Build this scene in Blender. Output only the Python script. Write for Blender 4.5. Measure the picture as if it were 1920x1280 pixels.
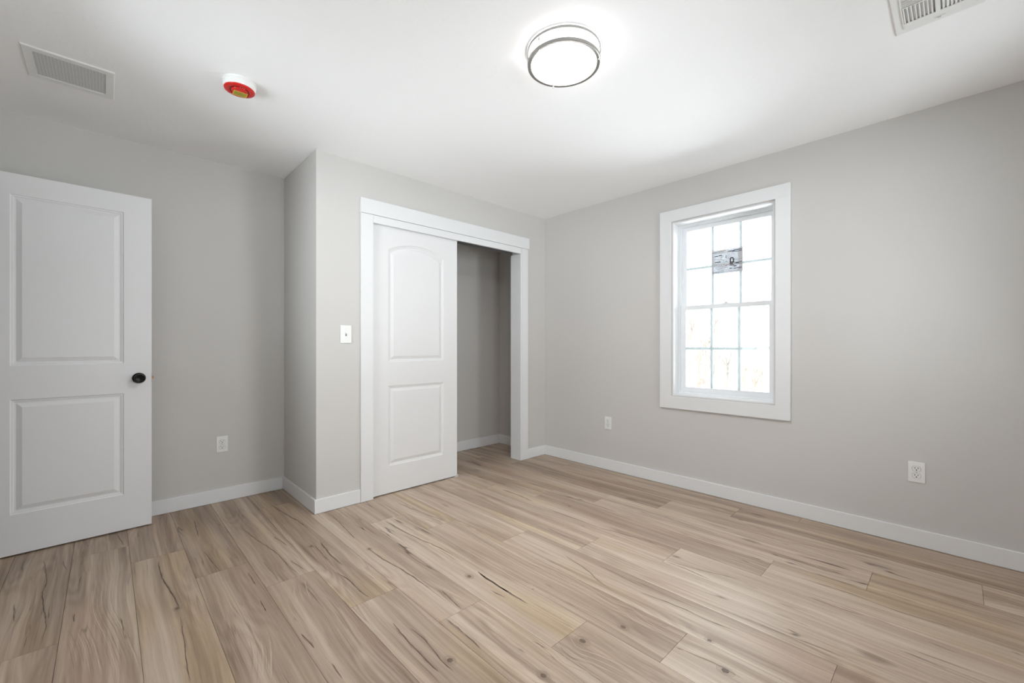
import bpy, bmesh, math, random
from mathutils import Vector, Matrix
random.seed(7)
for o in list(bpy.data.objects): bpy.data.objects.remove(o)
S = bpy.context.scene
COL = S.collection
PI = math.pi

# ------------------------------------------------------------------ camera
HC = 2.44                    # ceiling height
CX, LY = -2.2806, 0.708      # closet outer corner, depth of the recess beside the closet
XL, YF = -3.80, -3.75        # left wall, wall behind the photographer
cam = bpy.data.cameras.new('camera'); cam_o = bpy.data.objects.new('camera', cam); COL.objects.link(cam_o)
cam.sensor_width = 36; cam.lens = 796.97 / 1920 * 36
cam.shift_y = (648.45 - 640) / 1920
cam.clip_start = 0.05; cam.clip_end = 400
cam_o.location = (-3.2952, -2.9630, 1.1216)
cam_o.rotation_euler = (PI / 2, 0, -math.radians(43.644))
S.camera = cam_o

# ------------------------------------------------------------------ sky, exposure
W = bpy.data.worlds.new('sky'); S.world = W; W.use_nodes = True
bg = W.node_tree.nodes['Background']; bg.inputs[1].default_value = 1.0
SKY, UPLIGHT = (8.8, 8.9, 9.25), (15.8, 15.9, 16.9)          # bright overcast sky; brighter lower half added to lift the ceiling
_n = W.node_tree.nodes.new; _l = W.node_tree.links.new
_tc = _n('ShaderNodeTexCoord'); _sx = _n('ShaderNodeSeparateXYZ'); _mr = _n('ShaderNodeMapRange'); _mx = _n('ShaderNodeMix'); _mx.data_type = 'RGBA'; _mx.clamp_result = False
_mr.inputs[1].default_value = -0.03; _mr.inputs[2].default_value = 0.01
_mx.inputs[6].default_value = (*UPLIGHT, 1); _mx.inputs[7].default_value = (*SKY, 1)
_l(_tc.outputs['Generated'], _sx.inputs[0]); _l(_sx.outputs[2], _mr.inputs[0]); _l(_mr.outputs[0], _mx.inputs[0]); _l(_mx.outputs[2], bg.inputs[0])
S.view_settings.view_transform = 'Standard'; S.view_settings.look = 'None'
S.view_settings.exposure = 0.22; S.view_settings.gamma = 1.0; S.view_settings.use_curve_mapping = False
S.cycles.use_denoising = True
S.cycles.max_bounces = 14; S.cycles.diffuse_bounces = 10; S.cycles.transparent_max_bounces = 16
LAMP, LAMP_SIDE = 86.0, 5.0
def portal(name, loc, rot, w, h):
    l = bpy.data.lights.new(name, 'AREA'); l.shape = 'RECTANGLE'; l.size = w; l.size_y = h; l.cycles.is_portal = True   # emits nothing: guides sky sampling through the window
    o = bpy.data.objects.new(name, l); COL.objects.link(o); o.location = loc; o.rotation_euler = rot
portal('sky_portal', (0.20, -1.74, 1.42), (0, PI / 2, 0), 1.42, 0.74)
FW1, FW2, LW1 = -2.40, -0.80, -0.86          # centres of the added unseen windows: two behind the photographer, one at left
for wx in (FW1, FW2):
    portal('sky_portal', (wx, YF - 0.20, 1.42), (PI / 2, 0, 0), 0.74, 1.42)
for wy in (LW1,):
    portal('sky_portal', (XL - 0.20, wy, 1.42), (0, -PI / 2, 0), 1.42, 0.74)

# ------------------------------------------------------------------ materials
def mat(name, col, rough=0.5, metal=0.0, bump=None, spec=0.5, emit=None, estr=0.0, trans=0.0):
    m = bpy.data.materials.new(name); m.use_nodes = True
    nt = m.node_tree; b = nt.nodes['Principled BSDF']
    b.inputs['Base Color'].default_value = (*col, 1); b.inputs['Roughness'].default_value = rough
    b.inputs['Metallic'].default_value = metal; b.inputs['Specular IOR Level'].default_value = spec
    if trans: b.inputs['Transmission Weight'].default_value = trans
    if emit: b.inputs['Emission Color'].default_value = (*emit, 1); b.inputs['Emission Strength'].default_value = estr
    if bump:
        sc, st, dist = bump
        tc = nt.nodes.new('ShaderNodeTexCoord'); n = nt.nodes.new('ShaderNodeTexNoise'); n.inputs['Scale'].default_value = sc
        n.inputs['Detail'].default_value = 3
        bp = nt.nodes.new('ShaderNodeBump'); bp.inputs['Strength'].default_value = st; bp.inputs['Distance'].default_value = dist
        nt.links.new(tc.outputs['Object'], n.inputs['Vector']); nt.links.new(n.outputs['Fac'], bp.inputs['Height'])
        nt.links.new(bp.outputs[0], b.inputs['Normal'])
    return m
M = {}
M['wall'] = mat('greige_wall_paint', (0.612, 0.596, 0.578), 0.62, bump=(160, 0.10, 0.0006), spec=0.25)
M['ceil'] = mat('white_ceiling_paint', (0.93, 0.93, 0.935), 0.8, spec=0.15)
M['trim'] = mat('white_trim_paint', (0.775, 0.78, 0.79), 0.38, spec=0.4)
M['door'] = mat('white_door_paint', (0.775, 0.775, 0.785), 0.42, bump=(90, 0.05, 0.0005), spec=0.4)
M['plastic'] = mat('white_plastic', (0.82, 0.82, 0.81), 0.3)
M['vinyl'] = mat('white_vinyl', (0.83, 0.85, 0.87), 0.35)
M['grille'] = mat('grille_bar_vinyl', (0.78, 0.84, 0.88), 0.4)
M['black'] = mat('oil_rubbed_black', (0.012, 0.011, 0.010), 0.28, metal=0.6)
M['slot'] = mat('dark_slot', (0.01, 0.01, 0.01), 0.7)
M['dim'] = mat('duct_shadow_paint', (0.55, 0.55, 0.555), 0.6)
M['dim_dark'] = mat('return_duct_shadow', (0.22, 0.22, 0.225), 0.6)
M['brass'] = mat('aged_brass', (0.35, 0.20, 0.10), 0.35, metal=0.9)
M['steel'] = mat('brushed_nickel', (0.40, 0.39, 0.375), 0.36, metal=1.0)
M['track'] = mat('grey_steel_track', (0.28, 0.28, 0.28), 0.4, metal=0.7)
M['red'] = mat('red_dust_cover', (0.62, 0.015, 0.012), 0.22)
M['darkred'] = mat('dark_red_ring', (0.16, 0.004, 0.004), 0.3)
M['yellow'] = mat('yellow_sticker', (0.42, 0.33, 0.035), 0.5)
M['orange'] = mat('orange_sticker_border', (0.80, 0.42, 0.06), 0.5)
M['greenink'] = mat('green_ink', (0.20, 0.21, 0.02), 0.5)
M['paper'] = mat('grey_paper', (0.68, 0.71, 0.75), 0.6)
M['paper_light'] = mat('light_grey_ink', (0.78, 0.80, 0.83), 0.6)
M['white_ink'] = mat('white_ink', (0.90, 0.91, 0.93), 0.6)
M['ink'] = mat('dark_ink', (0.02, 0.022, 0.035), 0.6)
M['ink_shade_grey'] = mat('grey_ink_and_shade', (0.17, 0.18, 0.20), 0.6)
M['ink_red'] = mat('red_ink', (0.45, 0.16, 0.12), 0.6)
M['sub'] = mat('underlay', (0.10, 0.08, 0.06), 0.9)

def translucent(m):
    nt = M[m].node_tree; o = nt.nodes['Material Output']; b = nt.nodes['Principled BSDF']
    t = nt.nodes.new('ShaderNodeBsdfTranslucent'); t.inputs[0].default_value = b.inputs['Base Color'].default_value
    a = nt.nodes.new('ShaderNodeMixShader'); a.inputs[0].default_value = 0.32
    nt.links.new(b.outputs[0], a.inputs[1]); nt.links.new(t.outputs[0], a.inputs[2]); nt.links.new(a.outputs[0], o.inputs[0])
def ceiling_material():
    m = M['ceil']; nt = m.node_tree; b = nt.nodes['Principled BSDF']; N = nt.nodes.new; L = nt.links.new
    tc = N('ShaderNodeTexCoord')
    a = N('ShaderNodeTexNoise'); a.inputs['Scale'].default_value = 7; a.inputs['Detail'].default_value = 5; a.inputs['Distortion'].default_value = 1.4
    c = N('ShaderNodeTexNoise'); c.inputs['Scale'].default_value = 60; c.inputs['Detail'].default_value = 4
    r = N('ShaderNodeMapRange'); r.inputs[1].default_value = 0.60; r.inputs[2].default_value = 0.66
    mx = N('ShaderNodeMath'); mx.operation = 'MULTIPLY'
    L(tc.outputs['Object'], a.inputs['Vector']); L(tc.outputs['Object'], c.inputs['Vector'])
    L(a.outputs['Fac'], r.inputs[0]); L(r.outputs[0], mx.inputs[0]); L(c.outputs['Fac'], mx.inputs[1])
    bp = N('ShaderNodeBump'); bp.inputs['Strength'].default_value = 0.30; bp.inputs['Distance'].default_value = 0.0035
    L(mx.outputs[0], bp.inputs['Height']); L(bp.outputs[0], b.inputs['Normal'])
ceiling_material()
for q in ('paper', 'paper_light', 'white_ink'): translucent(q)

def lamp_material(name, st):
    m = bpy.data.materials.new(name); m.use_nodes = True
    b = m.node_tree.nodes['Principled BSDF']
    b.inputs['Base Color'].default_value = (0.9, 0.9, 0.9, 1); b.inputs['Roughness'].default_value = 0.4
    b.inputs['Emission Color'].default_value = (1.0, 0.975, 0.985, 1); b.inputs['Emission Strength'].default_value = st
    return m
M['lamp'] = lamp_material('lit_acrylic_diffuser', LAMP); M['lamp_side'] = lamp_material('lit_acrylic_side', LAMP_SIDE)

def glass_material():
    m = bpy.data.materials.new('window_glass'); m.use_nodes = True
    nt = m.node_tree; nt.nodes.clear(); N = nt.nodes.new; L = nt.links.new
    o = N('ShaderNodeOutputMaterial'); mx = N('ShaderNodeMixShader'); t = N('ShaderNodeBsdfTransparent'); g = N('ShaderNodeBsdfGlossy')
    t.inputs[0].default_value = (0.96, 0.98, 0.975, 1); g.inputs['Roughness'].default_value = 0.02
    lw = N('ShaderNodeFresnel'); lw.inputs[0].default_value = 1.45
    L(lw.outputs[0], mx.inputs[0]); L(t.outputs[0], mx.inputs[1]); L(g.outputs[0], mx.inputs[2]); L(mx.outputs[0], o.inputs[0])
    return m
M['glass'] = glass_material()

def wood_material():
    m = bpy.data.materials.new('rustic_plank_floor'); m.use_nodes = True
    nt = m.node_tree; b = nt.nodes['Principled BSDF']; N = nt.nodes.new; L = nt.links.new
    def math_(op, a, c=None, d=None, clamp=False):
        n = N('ShaderNodeMath'); n.operation = op; n.use_clamp = clamp
        for i, v in enumerate((a, c, d)):
            if v is None: continue
            if isinstance(v, (int, float)): n.inputs[i].default_value = v
            else: L(v, n.inputs[i])
        return n.outputs[0]
    def noise(vec, scale=1.0, detail=2.0, dist=0.0, rough=0.5):
        n = N('ShaderNodeTexNoise'); n.inputs['Scale'].default_value = scale; n.inputs['Detail'].default_value = detail
        n.inputs['Distortion'].default_value = dist; n.inputs['Roughness'].default_value = rough
        L(vec, n.inputs['Vector']); return n.outputs['Fac']
    def vec(x, y, z):
        n = N('ShaderNodeCombineXYZ')
        for i, v in enumerate((x, y, z)):
            if isinstance(v, (int, float)): n.inputs[i].default_value = v
            else: L(v, n.inputs[i])
        return n.outputs[0]
    def rng(v, a, c, d=0.0, e=1.0, smooth=False):
        n = N('ShaderNodeMapRange'); n.clamp = True
        if smooth: n.interpolation_type = 'SMOOTHSTEP'
        for i, q in enumerate((a, c, d, e)): n.inputs[i + 1].default_value = q
        L(v, n.inputs[0]); return n.outputs[0]
    def mixc(f, a, c, blend='MIX'):
        n = N('ShaderNodeMix'); n.data_type = 'RGBA'; n.blend_type = blend
        for i, v in ((0, f), (6, a), (7, c)):
            if isinstance(v, (int, float)): n.inputs[i].default_value = v
            elif isinstance(v, tuple): n.inputs[i].default_value = (*v, 1)
            else: L(v, n.inputs[i])
        return n.outputs[2]
    tc = N('ShaderNodeTexCoord'); sp = N('ShaderNodeSeparateXYZ'); L(tc.outputs['Object'], sp.inputs[0])
    at = N('ShaderNodeAttribute'); at.attribute_name = 'plank'; sc = N('ShaderNodeSeparateColor'); L(at.outputs['Color'], sc.inputs[0])
    r1, r2, r3 = sc.outputs[0], sc.outputs[1], sc.outputs[2]
    x = math_('MULTIPLY_ADD', r1, 19.0, sp.outputs[0]); y = math_('MULTIPLY_ADD', r2, 31.0, sp.outputs[1])
    # slow wander of the grain across the plank
    wob = noise(vec(math_('MULTIPLY', x, 3.0), math_('MULTIPLY', y, 1.0), r3), 1, 2)
    xw = math_('MULTIPLY_ADD', math_('SUBTRACT', wob, 0.5), 0.075, x)
    fig = noise(vec(math_('MULTIPLY', xw, 7.0), math_('MULTIPLY', y, 0.75), r2), 1, 1.5)          # figure, cathedral contours
    rings = math_('SINE', math_('MULTIPLY', fig, 120.0))
    ringmask = rng(noise(vec(math_('MULTIPLY', x, 3.2), math_('MULTIPLY', y, 1.1), 4.0), 1, 1), 0.48, 0.62)
    bands = noise(vec(math_('MULTIPLY', xw, 26.0), math_('MULTIPLY', y, 0.55), r3), 1, 4, 0.0, 0.65)
    fine = noise(vec(math_('MULTIPLY', xw, 95.0), math_('MULTIPLY', y, 2.6), r1), 1, 4, 0.0, 0.65)
    blotch = noise(vec(math_('MULTIPLY', x, 4.0), math_('MULTIPLY', y, 1.3), 2.0), 1, 2)
    saw = noise(vec(math_('MULTIPLY', x, 10.0), math_('MULTIPLY', y, 120.0), 1.0), 1, 2)
    # value
    v = math_('MULTIPLY_ADD', math_('SUBTRACT', bands, 0.5), 0.70, 0.52)
    v = math_('MULTIPLY_ADD', math_('SUBTRACT', fine, 0.5), 0.55, v)
    v = math_('MULTIPLY_ADD', math_('SUBTRACT', blotch, 0.5), 0.35, v)
    v = math_('MULTIPLY_ADD', math_('MULTIPLY', rings, ringmask), 0.065, v)
    strip = noise(vec(math_('MULTIPLY', xw, 9.0), math_('MULTIPLY', y, 0.38), 17.0), 1, 1)
    v = math_('MULTIPLY_ADD', math_('SUBTRACT', rng(strip, 0.44, 0.56, smooth=True), 0.5), 0.17, v)
    strip2 = noise(vec(math_('MULTIPLY', xw, 22.0), math_('MULTIPLY', y, 0.30), 27.0), 1, 1)
    v = math_('MULTIPLY_ADD', rng(strip2, 0.60, 0.64), 0.13, v)          # thin pale streaks
    v = math_('MULTIPLY_ADD', math_('SUBTRACT', saw, 0.5), 0.05, v)
    v = math_('MULTIPLY_ADD', math_('SUBTRACT', r3, 0.5), 0.55, v)
    cr = N('ShaderNodeValToRGB'); L(v, cr.inputs[0]); e = cr.color_ramp.elements
    e[0].position = 0.10; e[0].color = (0.185, 0.130, 0.094, 1)
    e[1].position = 0.92; e[1].color = (0.60, 0.500, 0.405, 1)
    q = e.new(0.36); q.color = (0.320, 0.240, 0.180, 1)
    q = e.new(0.58); q.color = (0.425, 0.330, 0.252, 1)
    col = cr.outputs[0]
    hue = noise(vec(math_('MULTIPLY', x, 5.5), math_('MULTIPLY', y, 0.9), 8.0), 1, 1)
    hue = math_('MULTIPLY_ADD', math_('SUBTRACT', at.outputs['Alpha'], 0.5), 0.35, hue)
    col = mixc(rng(hue, 0.55, 0.72), col, mixc(1.0, col, (1.0, 0.965, 0.85), 'MULTIPLY'))     # yellowish strips
    col = mixc(rng(hue, 0.46, 0.32), col, mixc(1.0, col, (1.0, 0.955, 0.94), 'MULTIPLY'))     # pinkish strips
    # cracks: thin dark lines that follow the grain
    c1 = noise(vec(math_('MULTIPLY', xw, 9.0), math_('MULTIPLY', y, 0.55), 11.0), 1, 3, 0.1, 0.5)
    c1 = rng(math_('ABSOLUTE', math_('SUBTRACT', c1, 0.5)), 0.001, 0.0085, 1.0, 0.0)
    cm = rng(noise(vec(math_('MULTIPLY', x, 6.0), math_('MULTIPLY', y, 1.2), 21.0), 1, 2), 0.58, 0.66)
    crack = math_('MULTIPLY', c1, cm)
    c2 = noise(vec(math_('MULTIPLY', xw, 30.0), math_('MULTIPLY', y, 0.9), 5.0), 1, 2)
    c2 = rng(math_('ABSOLUTE', math_('SUBTRACT', c2, 0.5)), 0.0, 0.02, 1.0, 0.0)
    cm2 = rng(noise(vec(math_('MULTIPLY', x, 6.0), math_('MULTIPLY', y, 1.3), 31.0), 1, 1), 0.52, 0.62)
    hair = math_('MULTIPLY', c2, cm2)
    col = mixc(math_('MULTIPLY', hair, 0.55), col, (0.17, 0.105, 0.062))
    col = mixc(math_('MULTIPLY', crack, 0.85), col, (0.060, 0.040, 0.026))
    # knots
    vo = N('ShaderNodeTexVoronoi'); vo.feature = 'F1'; vo.inputs['Scale'].default_value = 1.0
    L(vec(math_('MULTIPLY', xw, 4.2), math_('MULTIPLY', y, 1.5), 0.0), vo.inputs['Vector'])
    kd = math_('ADD', vo.outputs['Distance'], math_('MULTIPLY', math_('SUBTRACT', fine, 0.5), 0.10))
    k = rng(kd, 0.045, 0.105, 1.0, 0.0)
    col = mixc(math_('MULTIPLY', k, 0.55), col, (0.13, 0.088, 0.062))
    L(col, b.inputs['Base Color'])
    rr = rng(v, 0.1, 0.9, 0.46, 0.36); L(rr, b.inputs['Roughness']); b.inputs['Specular IOR Level'].default_value = 0.38
    bp = N('ShaderNodeBump'); bp.inputs['Strength'].default_value = 0.25; bp.inputs['Distance'].default_value = 0.0006
    L(math_('SUBTRACT', fine, math_('MULTIPLY', crack, 1.5)), bp.inputs['Height']); L(bp.outputs[0], b.inputs['Normal'])
    return m
M['wood'] = wood_material()
M['knot'] = mat('knot_heart', (0.20, 0.145, 0.105), 0.5)
M['check'] = mat('wood_check', (0.085, 0.058, 0.040), 0.6)
M['grain'] = mat('dark_grain', (0.265, 0.195, 0.145), 0.42)
M['pale_grain'] = mat('pale_grain', (0.56, 0.47, 0.36), 0.42)

# ------------------------------------------------------------------ helpers
def tag(o, label=None, cat=None, group=None, kind=None):
    if label: o['label'] = label
    if cat: o['category'] = cat
    if group: o['group'] = group
    if kind: o['kind'] = kind
    return o
def empty(name, loc=(0, 0, 0), rz=0.0, label=None, cat=None, group=None, kind=None):
    o = bpy.data.objects.new(name, None); o.empty_display_size = 0.1; COL.objects.link(o)
    o.location = loc; o.rotation_euler = (0, 0, rz); return tag(o, label, cat, group, kind)
def obj(name, bm, m, parent=None, bevel=0.0, smooth=False, seg=2):
    bmesh.ops.recalc_face_normals(bm, faces=bm.faces)
    me = bpy.data.meshes.new(name); bm.to_mesh(me); bm.free()
    me.materials.append(M[m] if isinstance(m, str) else m)
    o = bpy.data.objects.new(name, me); COL.objects.link(o)
    if parent: o.parent = parent
    if smooth:
        for p in me.polygons: p.use_smooth = True
    if bevel:
        b = o.modifiers.new('bevel', 'BEVEL'); b.width = bevel; b.segments = seg; b.limit_method = 'ANGLE'; b.angle_limit = math.radians(40)
    return o
def box(bm, x0, x1, y0, y1, z0, z1, mtx=None):
    v = [bm.verts.new((x, y, z)) for x in (x0, x1) for y in (y0, y1) for z in (z0, z1)]
    if mtx: bmesh.ops.transform(bm, matrix=mtx, verts=v)
    for f in ((0, 1, 3, 2), (4, 6, 7, 5), (0, 4, 5, 1), (2, 3, 7, 6), (0, 2, 6, 4), (1, 5, 7, 3)):
        bm.faces.new([v[i] for i in f])
    return v
def lathe(bm, prof, n=48, mtx=None, close=False):
    """prof: (radius, height) pairs, revolved about local z"""
    rings = []; vs = []
    for r, h in prof:
        if r < 1e-6:
            v = bm.verts.new((0, 0, h)); rings.append([v] * n); vs.append(v)
        else:
            ring = [bm.verts.new((r * math.cos(2 * PI * i / n), r * math.sin(2 * PI * i / n), h)) for i in range(n)]
            rings.append(ring); vs += ring
    k = len(rings)
    for j in range(k if close else k - 1):
        a, c = rings[j], rings[(j + 1) % k]
        for i in range(n):
            f = []
            for q in (a[i], a[(i + 1) % n], c[(i + 1) % n], c[i]):
                if q not in f: f.append(q)
            if len(f) > 2:
                try: bm.faces.new(f)
                except ValueError: pass
    if mtx: bmesh.ops.transform(bm, matrix=mtx, verts=list(set(vs)))
def tube(bm, pts, r, n=8, r2=None):
    """tapered tube along pts"""
    prev = None; up = Vector((0.31, 0.17, 0.93))
    for i, p in enumerate(pts):
        p = Vector(p)
        d = (Vector(pts[min(i + 1, len(pts) - 1)]) - Vector(pts[max(i - 1, 0)])).normalized()
        a = d.cross(up).normalized(); c = d.cross(a)
        rr = r if r2 is None else r + (r2 - r) * i / (len(pts) - 1)
        ring = [bm.verts.new(p + (a * math.cos(2 * PI * k / n) + c * math.sin(2 * PI * k / n)) * rr) for k in range(n)]
        if prev:
            for k in range(n): bm.faces.new((prev[k], prev[(k + 1) % n], ring[(k + 1) % n], ring[k]))
        else: bm.faces.new(ring[::-1])
        prev = ring
    bm.faces.new(prev)
def boxobj(name, dims, m, parent=None, bevel=0.0, **kw):
    bm = bmesh.new()
    for d in (dims if isinstance(dims[0], (tuple, list)) else [dims]): box(bm, *d)
    o = obj(name, bm, m, parent, bevel)
    return tag(o, **kw)
def copy_tree(o, parent=None):
    c = o.copy(); COL.objects.link(c)
    if parent: c.parent = parent
    for ch in list(o.children): copy_tree(ch, c)
    return c

# ------------------------------------------------------------------ floor
# natural checks, knots and bold grain of individual planks: (width in mm, floor positions)
CRACKS = [
    (4.0, [(-3.533, 0.339), (-3.503, 0.049), (-3.506, -0.086), (-3.493, -0.236), (-3.471, -0.438), (-3.475, -0.537)]),
    (2.5, [(-3.461, 0.262), (-3.439, 0.105)]),
    (2.5, [(-3.588, -0.132), (-3.567, -0.324)]),
    (1.5, [(-3.517, -0.475), (-3.519, -0.569)]),
    (3.0, [(-3.392, -0.128), (-3.384, -0.016)]),
    (5.0, [(-3.102, -0.091), (-3.101, -0.302), (-3.087, -0.441), (-3.076, -0.553), (-3.07, -0.665)]),
    (2.0, [(-3.075, -0.735), (-3.081, -0.918), (-3.089, -1.071), (-3.094, -1.199)]),
    (4.0, [(-2.909, -0.115), (-2.901, -0.263), (-2.886, -0.423)]),
    (3.0, [(-3.394, -0.406), (-3.391, -0.486)]),
    (4.0, [(-2.888, 0.431), (-2.904, 0.116)]),
    (3.0, [(-3.249, 0.482), (-3.224, 0.272)]),
    (2.0, [(-3.253, -0.577), (-3.238, -0.778)]),
    (3.5, [(-2.694, 0.106), (-2.675, -0.09), (-2.643, -0.305), (-2.627, -0.446), (-2.625, -0.582), (-2.614, -0.725)]),
    (3.0, [(-2.583, -0.19), (-2.56, -0.373)]),
    (5.0, [(-2.453, 0.399), (-2.438, 0.2), (-2.407, -0.056), (-2.398, -0.202)]),
    (2.5, [(-2.6, -0.55), (-2.578, -0.699)]),
    (6.0, [(-2.409, -0.438), (-2.424, -0.639), (-2.42, -0.796)]),
    (4.0, [(-2.449, -0.468), (-2.456, -0.687)]),
    (4.5, [(-2.472, -0.835), (-2.454, -0.952), (-2.455, -1.073), (-2.445, -1.161)]),
    (3.0, [(-2.212, -0.094), (-2.226, -0.285), (-2.248, -0.545)]),
    (4.5, [(-2.246, -0.705), (-2.242, -0.872), (-2.23, -0.978), (-2.22, -1.093), (-2.212, -1.283)]),
    (3.0, [(-2.182, -1.319), (-2.191, -1.411), (-2.203, -1.505)]),
    (4.0, [(-2.003, -0.413), (-1.991, -0.694), (-1.961, -0.934), (-1.948, -1.094)]),
    (2.5, [(-1.791, -0.197), (-1.758, -0.464), (-1.722, -0.723)]),
    (4.0, [(-2.284, -1.513), (-2.284, -1.614), (-2.293, -1.748)]),
    (2.0, [(-2.705, -0.469), (-2.699, -0.718)]),
    (4.0, [(-2.788, -0.534), (-2.789, -0.695)]),
    (5.0, [(-2.805, -0.838), (-2.806, -0.948)]),
    (4.5, [(-1.958, -1.316), (-1.97, -1.445), (-1.966, -1.569)]),
    (2.5, [(-2.017, -1.476), (-2.018, -1.519), (-2.008, -1.571)]),
    (4.0, [(-2.746, -1.196), (-2.736, -1.316)]),
    (5.0, [(-2.455, -1.385), (-2.467, -1.533), (-2.469, -1.731)]),
    (3.5, [(-2.421, -1.462), (-2.416, -1.562), (-2.431, -1.699), (-2.429, -1.761)]),
    (3.0, [(-2.718, -1.434), (-2.72, -1.533)]),
    (3.0, [(-0.867, -0.294), (-0.796, -0.578), (-0.798, -0.711)]),
    (3.5, [(-0.844, -0.752), (-0.81, -1.06), (-0.801, -1.378)]),
    (5.0, [(-1.055, -0.509), (-1.058, -0.69), (-1.068, -0.851)]),
    (3.5, [(-1.095, -1.432), (-1.053, -1.637), (-1.049, -1.803)]),
    (2.5, [(-1.102, -1.058), (-1.095, -1.279), (-1.095, -1.432)]),
    (3.0, [(-1.327, -1.21), (-1.335, -1.344), (-1.328, -1.504)]),
    (4.5, [(-1.961, -1.314), (-1.967, -1.479), (-1.97, -1.675)]),
    (2.5, [(-1.186, -1.918), (-1.188, -2.051), (-1.197, -2.151)]),
    (2.0, [(-0.654, -1.172), (-0.643, -1.496), (-0.639, -1.771)]),
    (2.5, [(-0.313, -0.53), (-0.299, -0.81), (-0.313, -1.129)]),
    (2.0, [(-0.195, -1.106), (-0.156, -1.45), (-0.088, -1.674)]),
    (3.5, [(-2.124, -1.845), (-2.114, -1.924)]),
    (2.5, [(-1.518, -1.513), (-1.552, -1.678), (-1.594, -1.772), (-1.615, -1.874)]),
    (3.0, [(-1.537, -1.964), (-1.514, -2.123), (-1.514, -2.247), (-1.503, -2.371)]),
    (5.0, [(-1.761, -2.237), (-1.755, -2.267)]),
    (2.0, [(-1.755, -2.267), (-1.746, -2.317), (-1.737, -2.387), (-1.747, -2.468)]),
    (3.0, [(-1.677, -2.138), (-1.675, -2.163)]),
    (2.0, [(-1.171, -1.903), (-1.145, -2.066), (-1.092, -2.235)]),
    (2.0, [(-1.476, -1.697), (-1.479, -1.816), (-1.489, -1.951)]),
    (2.5, [(-1.02, -2.5), (-1.023, -2.614), (-1.018, -2.697)]),
    (2.0, [(-0.468, -2.283), (-0.386, -2.553), (-0.341, -2.718)]),
    (2.5, [(-0.863, -2.441), (-0.857, -2.619), (-0.873, -2.789), (-0.853, -2.982)]),
    (3.0, [(-1.037, -2.885), (-1.048, -2.96)]),
    (2.5, [(-0.73, -2.722), (-0.731, -2.843)]),
    (3.0, [(-0.295, -2.942), (-0.283, -3.093), (-0.299, -3.17)]),
    (4.0, [(-0.889, -3.099), (-0.895, -3.129)]),
    (2.0, [(-1.395, -2.306), (-1.385, -2.515), (-1.366, -2.691)]),
    (2.0, [(-1.179, -2.811), (-1.184, -2.94)]),
]
KNOTS = [(-3.076, -0.659, 0.02), (-2.244, -0.718, 0.018), (-2.465, -0.463, 0.022), (-2.016, -1.321, 0.022), (-2.408, -1.712, 0.022), (-1.802, -2.041, 0.022), (-1.985, -1.978, 0.026), (-1.632, -2.31, 0.016), (-1.749, -2.409, 0.024), (-2.219, -1.99, 0.022), (-1.873, -1.61, 0.006), (-0.95, -1.086, 0.014)]
FIGURE = [
    [(-1.73, -1.322), (-1.687, -1.566), (-1.695, -1.784), (-1.71, -1.936), (-1.693, -2.003), (-1.716, -2.066), (-1.737, -2.147), (-1.734, -2.252)],
    [(-2.024, -1.926), (-2.051, -1.979), (-2.041, -2.026), (-2.024, -2.078), (-2.011, -2.152), (-2.002, -2.248)],
    [(-2.076, -1.927), (-2.092, -2.0), (-2.076, -2.064), (-2.056, -2.181)],
    [(-1.679, -0.779), (-1.717, -1.144), (-1.727, -1.476), (-1.722, -1.728), (-1.694, -1.952)],
    [(-3.387, -0.541), (-3.36, -0.701), (-3.343, -0.856), (-3.334, -0.971)],
    [(-3.304, -0.092), (-3.312, -0.409), (-3.276, -0.679), (-3.25, -0.9), (-3.24, -1.059)],
    [(-2.864, -1.072), (-2.882, -1.206), (-2.921, -1.364)],
    [(-2.618, -0.747), (-2.657, -0.91), (-2.668, -1.049)],
]
PLANK_TONE = {(0, 2): (.40, .5), (0, 3): (.32, .5), (1, 2): (.36, .4), (1, 3): (.30, .5), (2, 2): (.55, .85), (2, 3): (.34, .4), (3, 1): (.40, .5), (3, 2): (.38, .5), (3, 3): (.27, .7),
              (4, 1): (.40, .4), (4, 2): (.58, .5), (5, 1): (.52, .5), (5, 2): (.50, .8), (5, 3): (.32, .6), (6, 1): (.55, .5), (6, 2): (.62, .4), (7, 1): (.68, .4), (7, 2): (.64, .5), (7, 3): (.48, .5),
              (8, 1): (.72, .55), (8, 2): (.60, .4), (8, 3): (.66, .85), (9, 1): (.66, .5), (9, 2): (.64, .4), (10, 1): (.68, .4), (10, 2): (.66, .5), (11, 1): (.86, .45), (11, 2): (.66, .5),
              (12, 0): (.62, .8), (12, 1): (.64, .4), (13, 0): (.45, .7), (13, 1): (.78, .5), (13, 2): (.50, .5), (14, 1): (.72, .55), (14, 2): (.30, .5), (15, 1): (.42, .5), (15, 2): (.46, .5), (16, 1): (.40, .5)}
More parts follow.
